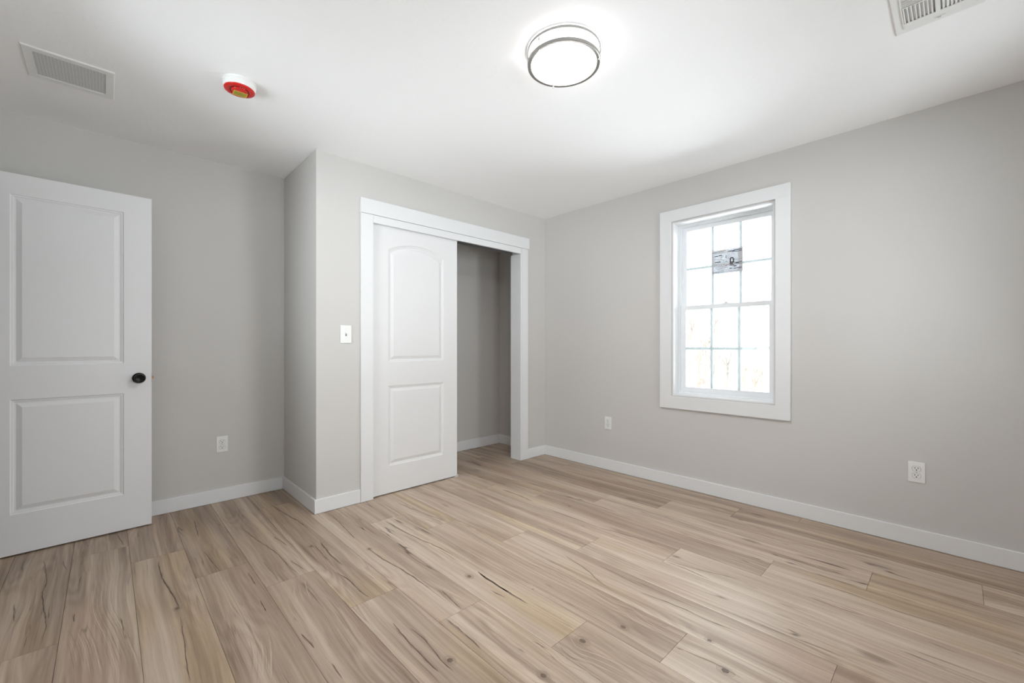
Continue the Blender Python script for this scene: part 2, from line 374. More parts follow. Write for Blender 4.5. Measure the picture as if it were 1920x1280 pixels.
def build_floor():
    bm = bmesh.new(); cl = bm.loops.layers.float_color.new('plank')
    w, x0, ln, gap = 0.2215, -3.648, 1.512, 0.0006
    rnd = random.Random(11)
    joints = {1: 0.25, 2: -0.018, 3: -0.424, 4: -0.744, 5: -1.168, 6: -1.51, 7: -1.919, 8: -2.234, 9: -2.671, 10: -1.517,
              11: -1.902, 12: -2.30, 13: -1.16, 14: -1.53, 15: -1.93, 16: -0.75, 0: -0.62, -1: -0.95}
    ymin, ymax = YF, 0.72
    for k in range(-1, 17):
        xa, xb = x0 + k * w + gap, x0 + (k + 1) * w - gap
        xa = max(xa, XL); xb = min(xb, 0.0)
        if xb - xa < 0.004: continue
        j = joints.get(k, rnd.uniform(-2, 0))
        ii = -1
        while j > -3.75: j -= ln
        while j < ymax:
            ya, yb = max(j + gap, ymin), min(j + ln - gap, ymax)
            ii += 1; t_, h_ = PLANK_TONE.get((k, ii), (rnd.uniform(.35, .65), .5)); c = (rnd.random(), rnd.random(), t_, h_)
            if yb - ya > 0.01:
                v = [bm.verts.new(q) for q in ((xa, ya, 0), (xb, ya, 0), (xb, yb, 0), (xa, yb, 0))]
                f = bm.faces.new(v)
                for l in f.loops: l[cl] = c
            j += ln
    for f in list(bm.faces):
        pass
    # sides of each plank and the dark underlay under the joints
    ret = bmesh.ops.extrude_face_region(bm, geom=list(bm.faces))
    bmesh.ops.translate(bm, vec=(0, 0, -0.006), verts=[g for g in ret['geom'] if isinstance(g, bmesh.types.BMVert)])
    me = bpy.data.meshes.new('floor')
    bmesh.ops.recalc_face_normals(bm, faces=bm.faces)
    nb = len(bm.faces)
    box(bm, XL - 0.1, 0.1, YF - 0.1, LY + 0.12, -0.12, -0.0055)
    bm.faces.ensure_lookup_table()
    for f in bm.faces[nb:]: f.material_index = 1
    # checks and grain lines as slim inlays flush with the surface
    rj = random.Random(77)
    def smooth(pts, step=0.02):
        out = []
        for i in range(len(pts) - 1):
            p0, p1, p2, p3 = [Vector((*pts[max(0, min(len(pts) - 1, i + q))], 0)) for q in (-1, 0, 1, 2)]
            n = max(2, int((p2 - p1).length / step))
            for t in [q / n for q in range(n)]:
                out.append(0.5 * ((2 * p1) + (p2 - p0) * t + (2 * p0 - 5 * p1 + 4 * p2 - p3) * t * t + (3 * p1 - p0 - 3 * p2 + p3) * t ** 3))
        out.append(Vector((*pts[-1], 0))); return out
    def ribbon(pts, w, mi, z=0.0003, jit=0.0012, closed=False):
        prev = None; m = len(pts)
        for i, p in enumerate(pts):
            d = (pts[min(i + 1, m - 1)] - pts[max(i - 1, 0)]); nrm = Vector((-d.y, d.x, 0)).normalized() if d.length > 1e-6 else Vector((1, 0, 0))
            t = i / (m - 1); ww = w if closed else w * min(1, 5 * t + .12, 5 * (1 - t) + .12) * rj.uniform(.45, 1.15)
            c = p + nrm * rj.uniform(-jit, jit)
            cur = [bm.verts.new((c + nrm * ww / 2).to_tuple()[:2] + (z,)), bm.verts.new((c - nrm * ww / 2).to_tuple()[:2] + (z,))]
            if prev:
                f = bm.faces.new((prev[0], prev[1], cur[1], cur[0])); f.material_index = mi
            prev = cur
    for w, pts in CRACKS:
        sp_ = smooth(pts); ribbon(sp_, w * 0.00085, 2)
        ribbon([p + Vector((rj.uniform(-.004, .004), 0, 0)) for p in sp_[::2]], w * 0.0022, 3, 0.00015, 0.002)
    for pts in FIGURE:
        sp_ = smooth(pts, 0.03)
        for q in range(9):
            off = (q - 4) * 0.0085 + rj.uniform(-.002, .002)
            a_ = rj.randint(0, 3); b_ = len(sp_) - rj.randint(0, 4)
            ribbon([p + Vector((off, 0, 0)) for p in sp_[a_:b_]], rj.uniform(.0010, .0026), 4 if q % 3 == 1 else 3, 0.00012, 0.0006)
    for kx, ky, kr in KNOTS:
        for q in range(5):
            r_ = kr * (0.25 + 0.19 * q); n_ = 22
            ribbon([Vector((kx + r_ * 0.8 * math.cos(2 * PI * t / n_) * (1 + rj.uniform(-.07, .07)), ky + r_ * 1.25 * math.sin(2 * PI * t / n_) * (1 + rj.uniform(-.07, .07)), 0)) for t in range(n_ + 1)],
                   kr * (0.07 if q else 0.38), 5 if q == 0 else 3, 0.0002, 0.0004, True)
    bm.to_mesh(me); bm.free()
    for q in ('wood', 'sub', 'check', 'grain', 'pale_grain', 'knot'): me.materials.append(M[q])
    o = bpy.data.objects.new('floor', me); COL.objects.link(o)
    tag(o, 'light brown wood-look plank floor running through the whole room and closet', 'floor', kind='structure')
build_floor()

# ------------------------------------------------------------------ walls and ceiling
T = 0.12
FW = 0.3615
WY0, WY1, WZ0, WZ1 = -2.102, -1.379, 0.726, 2.110        # window rough opening
OX0, OX1, OZ = -1.888, -0.371, 2.075                      # closet opening
DY0, DY1, DZ = -0.200, 0.512, 2.06                        # entry doorway in the left wall
st = dict(kind='structure')
boxobj('wall_right', [(0, 0.16, YF - T, WY0, 0, HC), (0, 0.16, WY1, LY + T, 0, HC), (0, 0.16, WY0, WY1, 0, WZ0), (0, 0.16, WY0, WY1, WZ1, HC)],
       'wall', label='greige painted wall with the window in it', cat='wall', **st)
boxobj('wall_back', (XL - T, 0.0, LY, LY + T, 0, HC), 'wall', label='greige back wall of the recess behind the open door, running on behind the closet', cat='wall', **st)
boxobj('wall_closet', [(CX, OX0 - 0.018, 0, 0.115, 0, HC), (OX1 + 0.018, 0, 0, 0.115, 0, HC), (OX0 - 0.018, OX1 + 0.018, 0, 0.115, OZ, HC)],
       'wall', label='greige closet front wall around the white sliding door opening', cat='wall', **st)
boxobj('wall_closet_side', (CX, CX + 0.115, 0.115, LY, 0, HC), 'wall', label='shaded short side wall of the closet facing the open door', cat='wall', **st)
boxobj('wall_left', [(XL - 0.16, XL, YF - 0.16, LW1 - FW, 0, HC), (XL - 0.16, XL, LW1 + FW, DY0, 0, HC)]
       + [(XL - 0.16, XL, c - FW, c + FW, a, b) for c in (LW1,) for a, b in ((0, WZ0), (WZ1, HC))] + [ (XL - T, XL, DY1, LY, 0, HC), (XL - T, XL, DY0, DY1, DZ, HC)],
       'wall', label='greige wall with the entry doorway, left of the frame', cat='wall', **st)
boxobj('wall_front', [(XL, FW1 - FW, YF - 0.16, YF, 0, HC), (FW1 + FW, FW2 - FW, YF - 0.16, YF, 0, HC), (FW2 + FW, 0, YF - 0.16, YF, 0, HC)]
       + [(c - FW, c + FW, YF - 0.16, YF, a, b) for c in (FW1, FW2) for a, b in ((0, WZ0), (WZ1, HC))],
       'wall', label='greige wall behind the photographer', cat='wall', **st)
boxobj('ceiling', (XL - T, 0.16, YF - T, LY + T, HC, HC + 0.1), 'ceil', label='white lightly textured ceiling over the whole room', cat='ceiling', **st)
# hallway beyond the doorway
boxobj('wall_hall', [(XL - 1.35, XL - 1.25, -0.42, 1.6, 0, HC), (XL - 1.25, XL - 0.16, -0.42, -0.32, 0, HC), (XL - 1.25, XL - T, 1.5, 1.6, 0, HC),
                     (XL - 1.35, XL - 0.16, -0.42, 1.6, HC, HC + 0.1), (XL - T, XL - T + 0.02, LY + T, 1.5, 0, HC)],
       'wall', label='hallway walls beyond the entry doorway, left of the frame', cat='wall', **st)
boxobj('floor_hall', (XL - 1.35, XL - 0.1, -0.42, 1.6, -0.1, 0), 'sub', label='hallway floor beyond the entry doorway, left of the frame', cat='floor', **st)

# baseboards
BH, BT, BZ = 0.095, 0.014, 0.0015
def bb(name, dims, label):
    return boxobj(name, dims, 'trim', bevel=0.002, label=label, cat='baseboard', kind='structure')
bb('baseboard_right', (-BT, 0, YF + BT, -BT, BZ, BH), 'long white baseboard below the window')
bb('baseboard_back', (XL + BT, CX - BT, LY - BT, LY, BZ, BH), 'white baseboard on the back wall beside the open door')
bb('baseboard_closet_side', (CX - BT, CX, 0, LY, BZ, BH), 'short shaded white baseboard on the side of the closet')
bb('baseboard_closet_left', (CX - BT, -1.979, -BT, 0, BZ, BH), 'white baseboard below the light switch')
bb('baseboard_closet_right', (-0.266, 0, -BT, 0, BZ, BH), 'tiny white baseboard between the closet and the window wall')
bb('baseboard_closet_inside', (CX + 0.115 + BT, -BT, LY - BT, LY, BZ, 0.103), 'white baseboard along the back inside the closet')
bb('baseboard_closet_end', (-BT, 0, 0.115, LY, BZ, 0.103), 'white baseboard on the right end wall inside the closet')
bb('baseboard_front', (XL + BT, 0, YF, YF + BT, BZ, BH), 'white baseboard on the wall behind the photographer')
bb('baseboard_left', (XL, XL + BT, YF, DY0 - 0.1, BZ, BH), 'white baseboard on the wall left of the frame')

# entry doorway lining (left of the frame)
boxobj('trim_1', [(XL - T - 0.015, XL + 0.015, DY0 - 0.09, DY0 + 0.004, 0.001, DZ + 0.08), (XL - T - 0.015, XL + 0.015, DY1 + 0.001, DY1 + 0.085, 0.001, DZ + 0.08),
                  (XL - T - 0.015, XL + 0.015, DY0, DY1, DZ - 0.005, DZ + 0.08)], 'trim',
       label='white frame of the entry doorway, left of the frame', cat='door frame', kind='structure')

# ------------------------------------------------------------------ closet trim
ct = empty('trim_2', (OX0, 0, 0), label='white casing and jamb around the closet opening', cat='door frame', kind='structure')
def cpart(name, dims, bevel=0.0015, m='trim', parent=ct):
    o = boxobj(name, dims, m, parent, bevel)
    o.matrix_parent_inverse = Matrix.Translation((-OX0, 0, 0)); return o
cpart('header_board', (-1.981, -0.254, -0.026, -0.0005, 2.080, 2.187))
cpart('side_casing', (-1.978, OX0 + 0.003, -0.018, -0.0005, 0.0015, 2.079))
cpart('side_casing', (-0.3545, -0.266, -0.018, -0.0005, 0.0015, 2.079))
cpart('fascia', (OX0 + 0.0035, OX1 + 0.012, -0.019, 0.000, 2.023, 2.0785))
cpart('jamb', (OX1, OX1 + 0.0145, -0.019, 0.122, 0.0015, 2.0225))
cpart('jamb', (OX0 - 0.017, OX0, 0.0, 0.122, 0.0015, 2.072))
cpart('head_jamb', (OX0, OX1 + 0.017, 0.001, 0.122, 2.056, 2.0745))
tk = boxobj('sliding_door_track', [(OX0 + 0.002, OX1 - 0.002, 0.003, 0.100, 2.0515, 2.0555),
                                   (OX0 + 0.002, OX1 - 0.002, 0.0475, 0.0495, 2.036, 2.0555), (OX0 + 0.002, OX1 - 0.002, 0.098, 0.100, 2.030, 2.0555)],
            'track', label='dark metal sliding door track at the top of the closet opening', cat='track')

# ------------------------------------------------------------------ moulded panel doors
def panel_door(bm, x0, x1, z0, z1, yf, th, panels, arch_n=24):
    """front face (facing -y) with raised panels set into moulded frames; panels: (xa, xb, za, zb, rise) ; outlines nested rings"""
    prof = [(0.0, 0.0), (0.005, 0.0045), (0.011, 0.0050), (0.0135, 0.0085), (0.021, 0.0090), (0.043, 0.0012)]   # inset, recess depth
    def outline(xa, xb, za, zb, rise, ins):
        xa, xb, za, zb = xa + ins, xb - ins, za + ins, zb - ins
        pts = [(xa, za), (xb, za)]
        if rise <= 0:
            pts += [(xb, zb), (xa, zb)]
        else:
            c = xb - xa; R = (c * c / 4 + rise * rise) / (2 * rise); cx = (xa + xb) / 2; cz = zb + rise - R
            a = math.asin(c / 2 / R)
            for i in range(arch_n + 1):
                t = a - 2 * a * i / arch_n
                pts.append((cx + R * math.sin(t), cz + R * math.cos(t)))
        return pts
    fronts = []
    outer = [bm.verts.new((x, yf, z)) for x, z in ((x0, z0), (x1, z0), (x1, z1), (x0, z1))]
    edges = [bm.edges.new((outer[i], outer[(i + 1) % 4])) for i in range(4)]
    for (xa, xb, za, zb, rise) in panels:
        prev = None
        for ins, dep in prof:
            ring = [bm.verts.new((x, yf + dep, z)) for x, z in outline(xa, xb, za, zb, rise, ins)]
            n = len(ring)
            if prev is None:
                for i in range(n): edges.append(bm.edges.new((ring[i], ring[(i + 1) % n])))
            else:
                for i in range(n): bm.faces.new((prev[i], prev[(i + 1) % n], ring[(i + 1) % n], ring[i]))
            prev = ring
        bm.faces.new(prev)
    bmesh.ops.triangle_fill(bm, use_beauty=True, edges=edges, normal=(0, -1, 0))
    back = [bm.verts.new((v.co.x, yf + th, v.co.z)) for v in outer]
    for i in range(4): bm.faces.new((outer[i], outer[(i + 1) % 4], back[(i + 1) % 4], back[i]))
    bm.faces.new(back[::-1])

# sliding closet door
d2 = empty('door_2', (-1.4945, 0.0375, 0.0), label='white sliding closet door with an arched upper panel', cat='door', kind='structure')
bm = bmesh.new()
panel_door(bm, -1.886, -1.115, 0.009, 2.046, 0.008, 0.034, [(-1.753, -1.254, 1.002, 1.850, 0.062), (-1.753, -1.254, 0.213, 0.819, 0)])
o = obj('door_leaf', bm, 'door', d2); o.location = -Vector(d2.location)
# small floor guide
fg = boxobj('floor_guide', [(-1.140, -1.104, 0.004, 0.088, 0.0002, 0.0035), (-1.1125, -1.1065, 0.004, 0.008, 0.0035, 0.018)], 'plastic', bevel=0.0005,
            label='tiny plastic floor guide under the right edge of the sliding closet door', cat='door guide')

# open entry door, its own local frame: x from free edge (0) back to the hinges (-0.71), front faces -y
ang = math.atan2(0.527 - 0.506, -3.09 + 3.70)
d1 = empty('door_1', (-3.0905, 0.527, 0.0), ang, label='open white two-panel bedroom door with a black knob', cat='door', kind='structure')
bm = bmesh.new()
panel_door(bm, -0.706, 0.0, 0.009, 2.042, 0.0, 0.035, [(-0.577, -0.129, 1.016, 1.932, 0), (-0.577, -0.129, 0.222, 0.835, 0)])
obj('door_leaf', bm, 'door', d1)
KZ = 0.924
kn = empty('knob_assembly', (-0.060, 0, KZ)); 
kn.parent = d1
bm = bmesh.new()
RX = Matrix.Rotation(PI / 2, 4, 'X')     # local z -> -y
lathe(bm, [(0, 0), (0.0325, 0), (0.0325, 0.004), (0.030, 0.007), (0.020, 0.009), (0.012, 0.011), (0.0105, 0.022), (0.013, 0.028), (0.021, 0.033), (0.0265, 0.041),
           (0.0275, 0.048), (0.0255, 0.055), (0.0205, 0.0595), (0.0195, 0.0585), (0.012, 0.0600), (0.0105, 0.0588), (0, 0.0600)], 48, Matrix.Translation((-0.060, -0.0002, KZ)) @ RX)
ko = obj('door_knob', bm, 'black', d1, smooth=True); tag(ko, 'round black knob near the free edge of the door')
bpy.data.objects.remove(kn)
bm = bmesh.new()
lathe(bm, [(0, 0), (0.0325, 0), (0.0325, 0.004), (0.030, 0.007), (0.012, 0.011), (0.0105, 0.022), (0.021, 0.033), (0.0275, 0.048), (0.0205, 0.0595), (0, 0.0600)],
      32, Matrix.Translation((-0.060, 0.0352, KZ)) @ Matrix.Rotation(-PI / 2, 4, 'X'))
obj('door_knob', bm, 'black', d1, smooth=True)
bm = bmesh.new(); box(bm, 0.0002, 0.0022, 0.006, 0.029, KZ - 0.028, KZ + 0.028); box(bm, 0.002, 0.011, 0.011, 0.024, KZ - 0.008, KZ + 0.008)
tag(obj('latch', bm, 'brass', d1, 0.0008), 'brass latch on the free edge')
for hz in (0.22, 1.02, 1.82):
    bm = bmesh.new(); lathe(bm, [(0, 0), (0.006, 0), (0.006, 0.09), (0, 0.09)], 16, Matrix.Translation((-0.712, -0.006, hz - 0.045)))
    obj('hinge', bm, 'black', d1, smooth=False)

# ------------------------------------------------------------------ window
w1 = empty('window_1', (0.0, (WY0 + WY1) / 2, WZ0), label='white double-hung window with grilles in a plain white frame', cat='window', kind='structure')
WOFF = -Vector(w1.location)
def wp(name, dims, m='vinyl', bevel=0.001, parent=w1):
    o = boxobj(name, dims, m, parent, bevel)
    if parent is w1: o.location = WOFF
    return o
# casing: four boards butted round the opening
ci0, ci1, cz0, cz1 = -2.110, -1.371, 0.718, 2.118
wp('casing', [(-0.019, -0.0005, -2.197, -1.281, cz1, 2.207), (-0.019, -0.0005, -2.197, -1.281, 0.624, cz0),
              (-0.019, -0.0005, -2.197, ci0, cz0, cz1), (-0.019, -0.0005, ci1, -1.281, cz0, cz1)], 'trim', 0.0008)
# extension jambs
wp('jamb', [(-0.001, 0.10, WY0, WY0 + 0.010, WZ0, WZ1), (-0.001, 0.10, WY1 - 0.010, WY1, WZ0, WZ1), (-0.001, 0.10, WY0 + 0.010, WY1 - 0.010, WZ1 - 0.010, WZ1),
            (-0.001, 0.10, WY0 + 0.010, WY1 - 0.010, WZ0, WZ0 + 0.010)], 'trim', 0.0008)
# vinyl main frame with an inner stop
fy0, fy1, fz0, fz1 = WY0 + 0.003, WY1 - 0.003, WZ0 + 0.003, WZ1 - 0.003
def ring(x0, x1, y0, y1, z0, z1, t, tt=None, tb=None):
    tt = tt or t; tb = tb or t
    return [(x0, x1, y0, y0 + t, z0, z1), (x0, x1, y1 - t, y1, z0, z1), (x0, x1, y0 + t, y1 - t, z1 - tt, z1), (x0, x1, y0 + t, y1 - t, z0, z0 + tb)]
wp('frame', ring(0.100, 0.158, fy0, fy1, fz0, fz1, 0.018, 0.022, 0.024) + ring(0.088, 0.102, fy0, fy1, fz0, fz1, 0.011, 0.013, 0.016)
   + [(0.128, 0.134, fy0 + 0.018, fy0 + 0.026, fz0, fz1), (0.128, 0.134, fy1 - 0.026, fy1 - 0.018, fz0, fz1)])
# lower sash (room side)
sy0, sy1 = fy0 + 0.0185, fy1 - 0.0185
MZ = 1.408
ls = wp('lower_sash', ring(0.104, 0.127, sy0, sy1, fz0 + 0.0245, 1.446, 0.040, 0.034, 0.038))
for q in (sy0 + 0.20, sy1 - 0.20):
    pass
# sash lock and lift
lk = wp('sash_lock', [(0.106, 0.126, -1.775, -1.715, 1.4465, 1.4500), (0.109, 0.123, -1.760, -1.738, 1.4500, 1.4600), (0.100, 0.112, -1.753, -1.745, 1.4510, 1.4570)], 'vinyl')
gy0, gy1 = sy0 + 0.040, sy1 - 0.040
lg0, lg1 = fz0 + 0.0245 + 0.038, 1.446 - 0.034
def pane(y0, y1, z0, z1, x, parent):
    g = boxobj('glass', (x, x + 0.003, y0, y1, z0, z1), 'glass', parent)
    n = [];  b = 0.0095
    for k in (1, 2):
        c = y0 + (y1 - y0) * k / 3; n.append((x + 0.005, x + 0.011, c - b, c + b, z0, z1))
    c = (z0 + z1) / 2
    ys = [y0, y0 + (y1 - y0) / 3, y0 + (y1 - y0) * 2 / 3, y1]
    for k in range(3):
        n.append((x + 0.005, x + 0.011, ys[k] + (b if k else 0), ys[k + 1] - (b if k < 2 else 0), c - b, c + b))
    boxobj('grille_bars', n, 'grille', parent)
    boxobj('glass', (x + 0.013, x + 0.016, y0, y1, z0, z1), 'glass', parent)
pane(gy0, gy1, lg0, lg1, 0.107, ls)
# upper sash (outside track)
us = wp('upper_sash', ring(0.1345, 0.156, sy0, sy1, 1.405, fz1 - 0.0225, 0.036, 0.032, 0.034))
ug0, ug1 = 1.405 + 0.034, fz1 - 0.0225 - 0.032
uy0, uy1 = sy0 + 0.036, sy1 - 0.036
pane(uy0, uy1, ug0, ug1, 0.1365, us)
# balance cover / jamb liner groove beside the sashes
wp('jamb_liner', [(0.1275, 0.1335, fy1 - 0.032, fy1 - 0.0262, 1.47, fz1 - 0.03), (0.1275, 0.1335, fy0 + 0.0262, fy0 + 0.032, 1.47, fz1 - 0.03)], 'vinyl', 0)
wp('exterior_trim', ring(0.1605, 0.185, WY0 - 0.06, WY1 + 0.06, WZ0 - 0.05, WZ1 + 0.06, 0.06), 'trim')

# energy sticker on the inside of the upper glass
SX = 0.1362
LB = bmesh.new(); LM = []
def ink_mat(m):
    LB.faces.ensure_lookup_table()
    for f in LB.faces[n0:]: f.material_index = len(LM)
    LM.append(m)
sy = lambda u: 0.1125 - u * 0.225      # u 0..1 from the left as seen from the room, local y
sz = lambda v: 0.184 * (1 - v)         # v 0..1 from the top
def ink(bm, u0, v0, u1, v1, lift, slope=0.0):
    box(bm, -lift - 0.0002, 0.0, min(sy(u0), sy(u1)), max(sy(u0), sy(u1)), sz(v1), sz(v0))
n0 = len(LB.faces); bm = LB; ink(bm, 0, 0, 1, 1, 0.0002); ink_mat('paper')
n0 = len(LB.faces); bm = LB
for r in ((0.0, 0.0, 0.46, 0.07), (0.0, 0.11, 0.45, 0.16), (0.04, 0.55, 0.40, 0.58), (0.04, 0.36, 0.34, 0.39), (0.86, 0.14, 0.98, 0.55), (0.50, 0.90, 1.0, 0.96), (0.16, 0.78, 0.40, 0.80)): ink(bm, *r, 0.0006)
ink_mat('paper_light')
n0 = len(LB.faces); bm = LB
def arc(c, r0, r1, a0, a1, n=18):
    vs = []
    for i in range(n + 1):
        a = math.radians(a0 + (a1 - a0) * i / n)
        vs.append([bm.verts.new((-0.0013, sy(c[0] + r * math.cos(a)), sz(c[1] - r * 1.15 * math.sin(a)))) for r in (r0, r1)])
    for i in range(n): bm.faces.new((vs[i][0], vs[i + 1][0], vs[i + 1][1], vs[i][1]))
arc((0.56, 0.47), 0.29, 0.325, -2, 178)
arc((0.56, 0.47), 0.20, 0.210, 5, 60)
for a in (20, 40, 62): arc((0.56, 0.47), 0.08, 0.19, a, a + 5, 2)
for r in ((0.535, 0.02, 0.565, 0.42), (0.50, 0.24, 0.53, 0.44), (0.575, 0.10, 0.59, 0.42), (0.24, 0.42, 0.44, 0.445), (0.44, 0.58, 0.58, 0.64), (0.20, 0.60, 0.24, 0.66), (0.27, 0.60, 0.30, 0.66),
          (0.33, 0.60, 0.40, 0.66), (0.60, 0.50, 0.98, 0.515), (0.60, 0.83, 0.76, 0.86), (0.22, 0.72, 0.42, 0.735), (0.18, 0.81, 0.54, 0.83), (0.44, 0.86, 0.54, 0.89), (0.56, 0.78, 0.60, 0.80), (0.86, 0.71, 0.96, 0.755)):
    ink(bm, *r, 0.0011)
ink_mat('white_ink')
n0 = len(LB.faces); bm = LB
for r in ((0.595, 0.40, 0.63, 0.58), (0.695, 0.42, 0.73, 0.58), (0.595, 0.55, 0.73, 0.59), (0.615, 0.375, 0.71, 0.42), (0.59, 0.62, 0.70, 0.655), (0.78, 0.595, 0.88, 0.635), (0.88, 0.585, 0.98, 0.605), (0.72, 0.725, 0.80, 0.765),
          (0.59, 0.685, 0.74, 0.705), (0.59, 0.81, 0.66, 0.84), (0.72, 0.82, 0.80, 0.85), (0.81, 0.815, 0.97, 0.84), (0.58, 0.095, 0.74, 0.125), (0.72, 0.075, 0.97, 0.10), (0.66, 0.14, 0.97, 0.158),
          (0.11, 0.235, 0.22, 0.265), (0.24, 0.22, 0.35, 0.25), (0.11, 0.485, 0.30, 0.51)):
    ink(bm, *r, 0.0016)
ink_mat('ink')
n0 = len(LB.faces); bm = LB
for k in range(5):
    u = 0.05 + k * 0.08
    for r in ((u, 0.90, u + 0.05, 0.908), (u, 0.945, u + 0.05, 0.953), (u, 0.90, u + 0.008, 0.953), (u + 0.042, 0.90, u + 0.05, 0.953)): ink(bm, *r, 0.0016)
for r in ((0.04, 0.08, 0.18, 0.095), (0.22, 0.075, 0.40, 0.088), (0.05, 0.255, 0.12, 0.265), (0.30, 0.30, 0.36, 0.315), (0.20, 0.515, 0.30, 0.522), (0.36, 0.47, 0.42, 0.48), (0.45, 0.50, 0.52, 0.52), (0.46, 0.31, 0.49, 0.35), (0.46, 0.24, 0.49, 0.27),
          (0.32, 0.62, 0.42, 0.63), (0.20, 0.70, 0.46, 0.706), (0.20, 0.76, 0.50, 0.766), (0.20, 0.86, 0.40, 0.866), (0.60, 0.60, 0.78, 0.606), (0.60, 0.47, 0.98, 0.476), (0.84, 0.66, 0.97, 0.67), (0.84, 0.88, 0.95, 0.886)):
    ink(bm, *r, 0.0016)
ink_mat('ink_shade_grey')
n0 = len(LB.faces); bm = LB
for r in ((0.46, 0.66, 0.50, 0.69), (0.62, 0.675, 0.72, 0.684), (0.50, 0.66, 0.56, 0.667), (0.66, 0.74, 0.70, 0.75)): ink(bm, *r, 0.0016)
ink_mat('ink_red')
lab = obj('window_sticker', LB, LM[0]); lab.location = (SX, -1.745, 1.679)
for q in LM[1:]: lab.data.materials.append(M[q])
tag(lab, 'grey printed energy label stuck on the upper window pane', 'sticker')
# three unseen copies of the window, added to bring more daylight into the room
for nm, lc, rz, lb in (('added_window_2', (FW1, YF, WZ0), -PI / 2, 'added unseen white double-hung window right behind the photographer, brightening the room'),
                       ('added_window_3', (XL, LW1, WZ0), PI, 'added unseen white double-hung window left of the frame, beside the entry doorway, brightening the room'),
                       ('added_window_4', (FW2, YF, WZ0), -PI / 2, 'added unseen white double-hung window behind the photographer, near the window wall, brightening the room')):
    c = copy_tree(w1); c.location = lc; c.rotation_euler = (0, 0, rz); c.name = nm
    tag(c, lb, 'window')

# ------------------------------------------------------------------ outlets and switch
def outlet(loc, rz, label, first=[None]):
    if first[0] is None:
        r = empty('wall_outlet', (0, 0, 0))
        bm = bmesh.new(); box(bm, -0.035, 0.035, -0.0055, -0.0003, -0.0572, 0.0572)
        obj('cover_plate', bm, 'plastic', r, 0.0022, seg=3)
        for s in (1, -1):
            bm = bmesh.new(); zc = s * 0.0195; n = 28; fr = []; bk = []
            for i in range(n):
                a = 2 * PI * i / n; x = 0.0172 * math.cos(a); z = max(-0.0142, min(0.0142, 0.0172 * math.sin(a)))
                fr.append(bm.verts.new((x, -0.0085, zc + z))); bk.append(bm.verts.new((x * 1.03, -0.0050, zc + z * 1.03)))
            bm.faces.new(fr)
            for i in range(n): bm.faces.new((fr[i], fr[(i + 1) % n], bk[(i + 1) % n], bk[i]))
            f = obj('receptacle', bm, 'plastic', r)
            bm = bmesh.new()
            box(bm, -0.0078, -0.0052, -0.0092, -0.0084, zc + 0.0005, zc + 0.0085); box(bm, 0.0052, 0.0078, -0.0092, -0.0084, zc + 0.0015, zc + 0.0080)
            lathe(bm, [(0, 0), (0.0030, 0), (0.0030, 0.0008), (0, 0.0008)], 14, Matrix.Translation((0, -0.0084, zc - 0.0062)) @ RX)
            obj('socket_holes', bm, 'slot', f)
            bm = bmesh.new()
            # flat grey ring painting a fine shadow line round the receptacle
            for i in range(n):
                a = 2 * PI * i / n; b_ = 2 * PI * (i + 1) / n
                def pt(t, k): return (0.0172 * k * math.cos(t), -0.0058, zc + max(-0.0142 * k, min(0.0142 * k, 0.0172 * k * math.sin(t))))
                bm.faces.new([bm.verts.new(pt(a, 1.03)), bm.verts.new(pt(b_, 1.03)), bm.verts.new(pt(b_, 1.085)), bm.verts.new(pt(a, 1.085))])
            obj('painted_shadow_line', bm, 'ink_shade_grey', f)
        bm = bmesh.new(); lathe(bm, [(0, 0), (0.0024, 0), (0.0018, 0.0008), (0, 0.0010)], 12, Matrix.Translation((0, -0.0054, 0)) @ RX)
        obj('screw', bm, 'steel', r)
        first[0] = r
    else: r = copy_tree(first[0])
    r.location = loc; r.rotation_euler = (0, 0, rz)
    return tag(r, label, 'outlet', 'duplex wall outlets')
outlet((-2.691, LY, 0.413), 0, 'white duplex outlet on the back wall between the open door and the closet')
outlet((0, -0.774, 0.4225), -PI / 2, 'white duplex outlet on the window wall between the closet corner and the window')
outlet((0, -2.8035, 0.4130), -PI / 2, 'white duplex outlet on the window wall to the right of the window')

sw = empty('light_switch', (-2.081, 0, 1.204), label='white toggle light switch left of the closet casing', cat='light switch')
bm = bmesh.new(); box(bm, -0.039, 0.039, -0.0060, -0.0003, -0.0625, 0.0625); obj('cover_plate', bm, 'plastic', sw, 0.0022, seg=3)
bm = bmesh.new(); box(bm, -0.0052, 0.0052, -0.0064, -0.0058, -0.0120, 0.0120); obj('toggle_slot', bm, 'ink_shade_grey', sw)
bm = bmesh.new(); box(bm, -0.0042, 0.0042, -0.0185, -0.0050, -0.0045, 0.0045, Matrix.Rotation(math.radians(-28), 4, 'X')); obj('toggle', bm, 'plastic', sw, 0.0008)
for s in (1, -1):
    bm = bmesh.new(); lathe(bm, [(0, 0), (0.003, 0), (0.0024, 0.001), (0, 0.0012)], 12, Matrix.Translation((0, -0.0058, s * 0.030)) @ RX)
    obj('screw', bm, 'plastic', sw)

